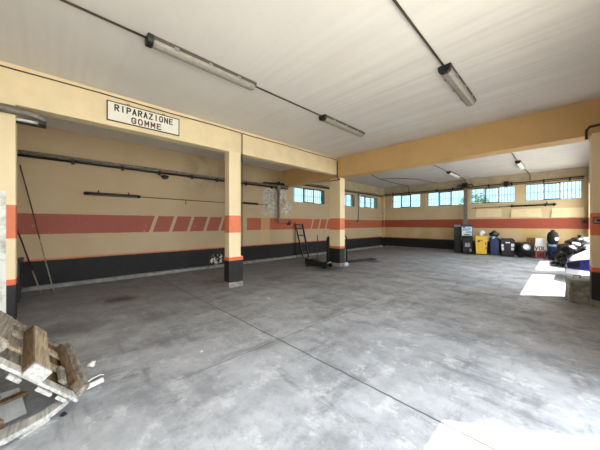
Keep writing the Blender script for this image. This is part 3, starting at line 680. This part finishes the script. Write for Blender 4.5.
# white board with letters
h = empty('sign_board', (-.73, 15.2, 0), 'white sign board with dark letters and red base', 'sign', rz=RZ)
MB().quadbox([(-.16, -.03, .34), (.26, -.03, .34), (.26, .01, .34), (-.16, .01, .34), (-.10, -.02, .88), (.22, -.02, .88), (.22, .01, .88), (-.10, .01, .88)]).build('sign_panel', 'white', h)
strokes('VOL', .34, .14, .032, .66, lambda u, v, w: (u + .045, -.027 - w - .004, v + .445), 'ink', h)
MB().box(-.14, .24, -.05, .06, .04, .34).build('base_box', 'red', h, .01); MB().box(-.02, .12, -.055, -.05, .1, .24).build('panel', 'signred', h)
MB().box(.16, .2, -.06, .02, .0, .3).build('leg', 'greywood', h); MB().box(-.12, -.08, -.06, .02, .0, .3).build('leg', 'greywood', h)
h = empty('plank', (-1.0, 15.45, 0), 'brown board leaning behind the white sign board', 'board', rz=RZ)
MB().box(-.16, .14, -.015, .015, 0.0, .88).build('board', 'brown', h, .004)
# drum with tyre
h = empty('oil_drum', (-.31, 15.15, 0), 'navy blue drum under the dark rounded keg', 'drum')
MB().lathe([(.13, 0), (.14, .01), (.14, .2), (.146, .21), (.14, .22), (.14, .42), (.146, .43), (.14, .44), (.14, .64), (.13, .655), (.12, .65), (.001, .65)], n=24).build('drum_body', 'blue', h, smooth=False)
MB().lathe([(.142, .56), (.144, .57), (.144, .63), (.142, .64)], n=24).build('drum_band', 'paleblue', h)
h = empty('plastic_keg', (-.30, 15.15, .655), 'dark rounded keg with pale patch standing on the blue drum', 'container', rz=.3)
MB().lathe([(.10, 0), (.15, .03), (.175, .12), (.18, .28), (.17, .4), (.13, .49), (.06, .54), (.001, .545)], n=24).build('keg_body', 'rubber', h, smooth=True)
MB().lathe([(.06, .53), (.06, .585), (.05, .595), (.001, .595)], n=16).build('cap', 'black', h)
mp = MB(); mp.lathe([(.001, 0), (.075, .0), (.08, .02), (.001, .03)], (.07, -.155, .22), (.4, -1, 0), 18); mp.build('patch', 'white', h)
MB().tube([(-.06, 0, .51), (-.04, 0, .57), (.04, 0, .57), (.06, 0, .51)], .012, 6).build('handle', 'black', h)

# rubbish sack heap
def sack(loc, r, seed, label, flat, group):
    h = bpy.data.objects.new('rubbish_bag', None); COL.objects.link(h); h.location = loc; tag(h, label, 'rubbish bag', group)
    mb = MB(); bmesh.ops.create_icosphere(mb.bm, subdivisions=4, radius=r)
    for v in mb.bm.verts:
        p = v.co / r
        k = 1 + .22 * mnoise.noise(p * 1.6 + Vector((seed * 2.3, 0, seed))) + .10 * mnoise.noise(p * 5 + Vector((seed, seed, 0))) + .05 * abs(mnoise.noise(p * 11 + Vector((0, seed, 0))))
        v.co = v.co * k; v.co.z *= flat
    mz = min(v.co.z for v in mb.bm.verts); top = max(v.co.z for v in mb.bm.verts) - mz
    for v in mb.bm.verts: v.co.z = max(0, v.co.z - mz - .015 * r)
    mb.build('sack', 'bag', h, smooth=True)
    MB().lathe([(.05, 0), (.018, .045), (.03, .07), (.055, .11), (.001, .09)], (.02, 0, top - .035), n=10).build('knot', 'bag', h)
    return h
GL = 'black rubbish sack in the heap by the right pier'
i = 0
heap = []
for k, y in enumerate((12.72, 13.2, 13.68, 14.16, 14.64, 15.12)):
    for x in ((.18, .58) if k == 0 else (.02, .44)): heap.append((x + .03 * math.sin(k * 2.1), y + .05 * math.cos(x * 9 + k), 0, .235, .92))
for k, y in enumerate((12.98, 13.44, 13.92, 14.4, 14.88)):
    for x in (.16, .54): heap.append((x + .05 * math.sin(k * 1.7), y, .36, .225, .85))
for k, y in enumerate((13.5, 14.1, 14.7)): heap.append((.40 + .06 * (k % 2), y, .66, .22, .75))
for (x, y, z, r, f) in heap:
    sack((x, y, z), r, i + 3, GL, f, 'black rubbish sacks heaped by the right pier'); i += 1
rag('plastic_bag', (.04, 13.2, .44), .09, 'paper', 'crumpled white bag on the sack heap, the one lying lower and further from the pier', 'bag', .6, 21)
rag('plastic_bag', (.30, 13.1, .70), .13, 'white', 'rounded white bag on top of the sack heap', 'bag', .6, 22)
rag('plastic_bag', (.56, 12.95, .69), .08, 'paper', 'small white scrap on the sack heap next to the pier', 'bag', .6, 23)
rag('rag', (-.18, 13.3, 0), .14, 'black', 'flat black rag on the floor in front of the sack heap', 'rag', .3, 24)
h = empty('bucket', (.56, 15.0, .70), 'white bucket on top of the sack heap against the wall', 'bucket')
MB().lathe([(.10, 0), (.125, .26), (.135, .27), (.135, .28), (.12, .28), (.11, .1), (.001, .1)], n=20).build('bucket_body', 'white', h, smooth=False)
MB().tube([(-.13, 0, .27), (-.09, -.1, .2), (0, -.14, .17), (.09, -.1, .2), (.13, 0, .27)], .005, 6).build('handle', 'steel', h)
rag('rag', (.20, 15.1, .66), .15, 'brown', 'brown cloth bundle beside the white bucket', 'rag', .7, 25)

# ---------------------------------------------------------------- car nose at the doorway
h = empty('car', (.08, 10.32, 0), 'white and dark blue car nosing in past the right pier', 'car')
def ring(x, hw, zlo, zhi, crown):
    return [(x, -hw, zlo), (x, -hw * 1.0, (zlo + zhi) / 2), (x, -hw * .93, zhi - .03), (x, -hw * .6, zhi + crown), (x, 0, zhi + crown * 1.3), (x, hw * .6, zhi + crown), (x, hw * .93, zhi - .03), (x, hw, (zlo + zhi) / 2), (x, hw, zlo)]
MB().loft([ring(.04, .55, .42, .50, .01), ring(.12, .68, .40, .58, .02), ring(.40, .79, .34, .74, .04), ring(.75, .82, .3, .84, .05), ring(1.15, .82, .28, .93, .05), ring(2.9, .82, .28, .94, .05), ring(3.6, .80, .3, .92, .04), ring(3.75, .72, .4, .8, .02)]).build('car_body', 'carwhite', h, .02, True)
MB().loft([[(1.12, -.72, .95), (3.4, -.72, .96), (3.4, .72, .96), (1.12, .72, .95)], [(1.75, -.56, 1.40), (3.0, -.56, 1.42), (3.0, .56, 1.42), (1.75, .56, 1.40)]]).build('cabin_glass', 'carglass', h, .03)
MB().box(1.72, 3.02, -.57, .57, 1.40, 1.45).build('roof', 'carwhite', h, .02)
MB().loft([[(.0, -.60, .34), (.0, .60, .34), (.0, .58, .49), (.0, -.58, .49)], [(.16, -.745, .34), (.16, .745, .34), (.16, .70, .56), (.16, -.70, .56)], [(.42, -.815, .34), (.42, .815, .34), (.42, .80, .63), (.42, -.80, .63)], [(1.1, -.835, .36), (1.1, .835, .36), (1.1, .825, .68), (1.1, -.825, .68)], [(3.5, -.835, .36), (3.5, .835, .36), (3.5, .825, .70), (3.5, -.825, .70)]]).build('blue_band', 'carblue', h, .01)
MB().loft([[(-.03, -.58, .20), (-.03, .58, .20), (-.03, .58, .33), (-.03, -.58, .33)], [(.22, -.83, .20), (.22, .83, .20), (.22, .83, .33), (.22, -.83, .33)], [(.5, -.835, .24), (.5, .835, .24), (.5, .84, .33), (.5, -.84, .33)]]).build('bumper', 'carwhite', h, .03)
for y in (-1, 1):
    MB().loft([[(-.01, y * .46, .40), (-.01, y * .59, .40), (-.01, y * .58, .47), (-.01, y * .46, .47)], [(.18, y * .45, .40), (.22, y * .795, .42), (.22, y * .775, .55), (.18, y * .45, .54)]]).build('headlight', 'carglass', h)
    for x in (.78, 3.05):
        w = MB().lathe([(.16, -.08), (.26, -.1), (.29, -.06), (.29, .06), (.26, .1), (.16, .08)], (x, y * .74, .29), (0, 1, 0), 24, closed=True).build('wheel', 'rubber', h, smooth=True)
        MB().lathe([(.001, -.05), (.16, -.06), (.17, .0), (.16, .06), (.001, .05)], (x, y * .765, .29), (0, 1, 0), 20).build('hub', 'steel', w)
MB().box(-.045, -.02, -.26, .26, .22, .31).build('number_plate', 'greypanel', h)

# concrete block by the right pier
h = empty('concrete_block', (.19, 7.38, 0), 'battered grey concrete block at the foot of the right pier', 'concrete block', rz=.1)
mb = MB(); bmesh.ops.create_cube(mb.bm, size=1.0); bmesh.ops.subdivide_edges(mb.bm, edges=mb.bm.edges[:], cuts=7, use_grid_fill=True)
for v in mb.bm.verts:
    v.co.x *= .27; v.co.y *= .5; v.co.z = (v.co.z + .5) * .44
    if v.co.y < -.24 and abs(v.co.x) < .085 and .1 < v.co.z < .36: v.co.y += .05
    v.co += Vector((mnoise.noise(v.co * 7), mnoise.noise(v.co * 7 + Vector((9, 0, 0))), 0)) * .012
mb.build('block', 'concrete', h)
MB().tube([(-.05, -.05, .44), (-.05, -.05, .49), (.05, .05, .49), (.05, .05, .44)], .01, 6).build('lifting_loop', 'rust', h)

# ---------------------------------------------------------------- broken pallet heap in the foreground
O = Vector((-2.78, .14, .075)); A = Vector((-.03, -.68, .73)).normalized(); B = Vector((-.98, -.04, .10)).normalized(); C = B.cross(A).normalized()
if C.z < 0: C = -C
h = empty('broken_pallet', (0, 0, 0), 'broken wooden pallet tipped on its side at the left edge', 'pallet')
def pp(name, mat, a, b, c, bev=.006, O_=None, B_=None, A_=None):
    return MB().fbox(O_ or O, A_ or A, B_ or B, C, a, b, c).build(name, mat, h, bev)
pp('deck_board', 'whitewood', (-.02, 1.15), (-.02, .085), (-.024, 0))
pp('deck_board', 'tanwood', (.0, 1.1), (.33, .41), (-.024, 0))
pp('deck_board', 'tanwood', (.0, 1.1), (.62, .70), (-.024, 0))
pp('deck_board', 'greywood', (.02, 1.0), (.88, .96), (-.024, 0))
pp('stringer', 'tanwood', (.31, .435), (-.0, .76), (0.001, .085), .008)
pp('shaded_side', 'brownwood', (.436, .452), (.01, .74), (0.001, .085), .002)  # dark strip that paints shade onto the stringer's left side
pp('end_block', 'whitewood', (.30, .445), (-.035, -.001), (-.01, .088), .006)
Bc = (B + A * .11).normalized()
pp('stringer', 'greywood', (-.03, .012), (0.02, .80), (0.001, .10), .006, None, Bc)
pp('stringer', 'brownwood', (.013, .05), (0.1, .78), (0.001, .06), .006, None, Bc)
pp('stringer', 'greywood', (.62, .80), (.06, .62), (0.001, .10), .03)
pp('bottom_board', 'greywood', (.43, .53), (.02, .92), (-.05, -.025))
pp('bottom_board', 'brownwood', (.06, .24), (.04, .9), (-.05, -.025))
pp('bottom_board', 'greywood', (.72, .86), (.02, .92), (-.05, -.025))
for k, a in enumerate((.05, .18, .42, .58, .75)):
    pp('splinter', 'whitewood', (a, a + .09 + .03 * (k % 2)), (-.035 - .01 * (k % 3), -.02), (-.05, -.025), .003)
pp('splinter', 'greywood', (.10, .16), (.10, .34), (0.002, .03), .004)
def plank(name, pts, w, hgt, mat, label, cat='plank', up=(0, 0, 1)):
    mb = MB(); rings = []
    P = [Vector(p) for p in pts]
    for i, p in enumerate(P):
        d = P[min(i + 1, len(P) - 1)] - P[max(i - 1, 0)]; _, a, b = basis(d, up)
        k = w[i] if isinstance(w, (list, tuple)) else w
        rings.append([p + a * (k / 2) * s - b * (hgt / 2) * t for s, t in ((-1, -1), (1, -1), (1, 1), (-1, 1))])
    return tag(mb.loft(rings).build(name, mat, None, .005), label, cat)
plank('split_plank', [(-2.63, -.38, .04), (-2.68, -.24, .04), (-2.70, -.12, .045), (-2.76, -.02, .05), (-2.83, .06, .05), (-2.86, .095, .05)], [.15, .14, .11, .10, .07, .05], .04, 'whitewood', 'long bleached split plank lying on the floor below the pallet')
plank('wood_lath', [(-2.63, -.17, .012), (-2.70, -.07, .013), (-2.73, -.02, .012)], [.03, .04, .025], .02, 'whitewood', 'thin white lath on the floor in front of the split plank')
plank('grey_panel', [(-2.90, -.50, .12), (-3.0, -.17, .09)], [.30, .26], .02, 'greypanel', 'flat grey panel lying under the tilted pallet', 'panel', (.5, .2, 1))
plank('timber_offcut', [(-2.76, -.42, .055), (-2.84, -.27, .055)], .08, .07, 'brownwood', 'short brown offcut next to the grey panel under the pallet')
plank('timber_offcut', [(-3.10, -.46, .22), (-3.02, -.30, .14)], .05, .04, 'greywood', 'grey stick poking out between pallet and panel')
plank('broken_plank', [(-2.74, -.46, .17), (-2.86, -.30, .19), (-2.98, -.16, .16)], .07, .02, 'brownwood', 'brown broken slat lying across the grey panel under the pallet')
plank('timber_log', [(-3.45, -.55, .13), (-3.75, -.52, .13), (-4.05, -.55, .13)], .28, .26, 'brownwood', 'dark timber baulk propping the raised side of the pallet')
h = empty('plastic_tube', (-2.97, .25, .028), 'pale blue plastic tube end beside the pallet corner', 'tube')
MB().tube([(.0, -.10, 0), (-.04, .09, .008)], .024, 10).build('tube_body', 'paper', h, smooth=True); MB().tube([(.0, -.105, 0), (-.006, -.065, 0)], .027, 10).build('collar', 'paleblue', h, smooth=True)
rag('rubble_piece', (-3.44, .29, 0), .03, 'white', 'white plaster lump behind the pallet corner', 'rubble', .8, 31)
rag('rubble_piece', (-3.50, .31, 0), .022, 'white', 'smaller white plaster crumb beside the plaster lump', 'rubble', .8, 32)
pipe('wire', [(-3.02, .17, .03), (-3.05, .26, .06), (-3.12, .33, .04), (-3.14, .36, .02)], .006, 'white', 'white bent wire curling out of the pallet corner', 'wire')
rag('rubble_piece', (-2.72, .06, 0), .02, 'dark', 'tiny dark crumb on the floor in front of the split plank', 'rubble', .6, 33)
rag('rubble_piece', (-2.95, 1.25, 0), .016, 'white', 'tiny white crumb on the open floor right of the pallet', 'rubble', .5, 34)
rag('rubble_piece', (-4.1, 3.1, 0), .025, 'white', 'small white crumb on the floor right of the slim column', 'rubble', .5, 35)
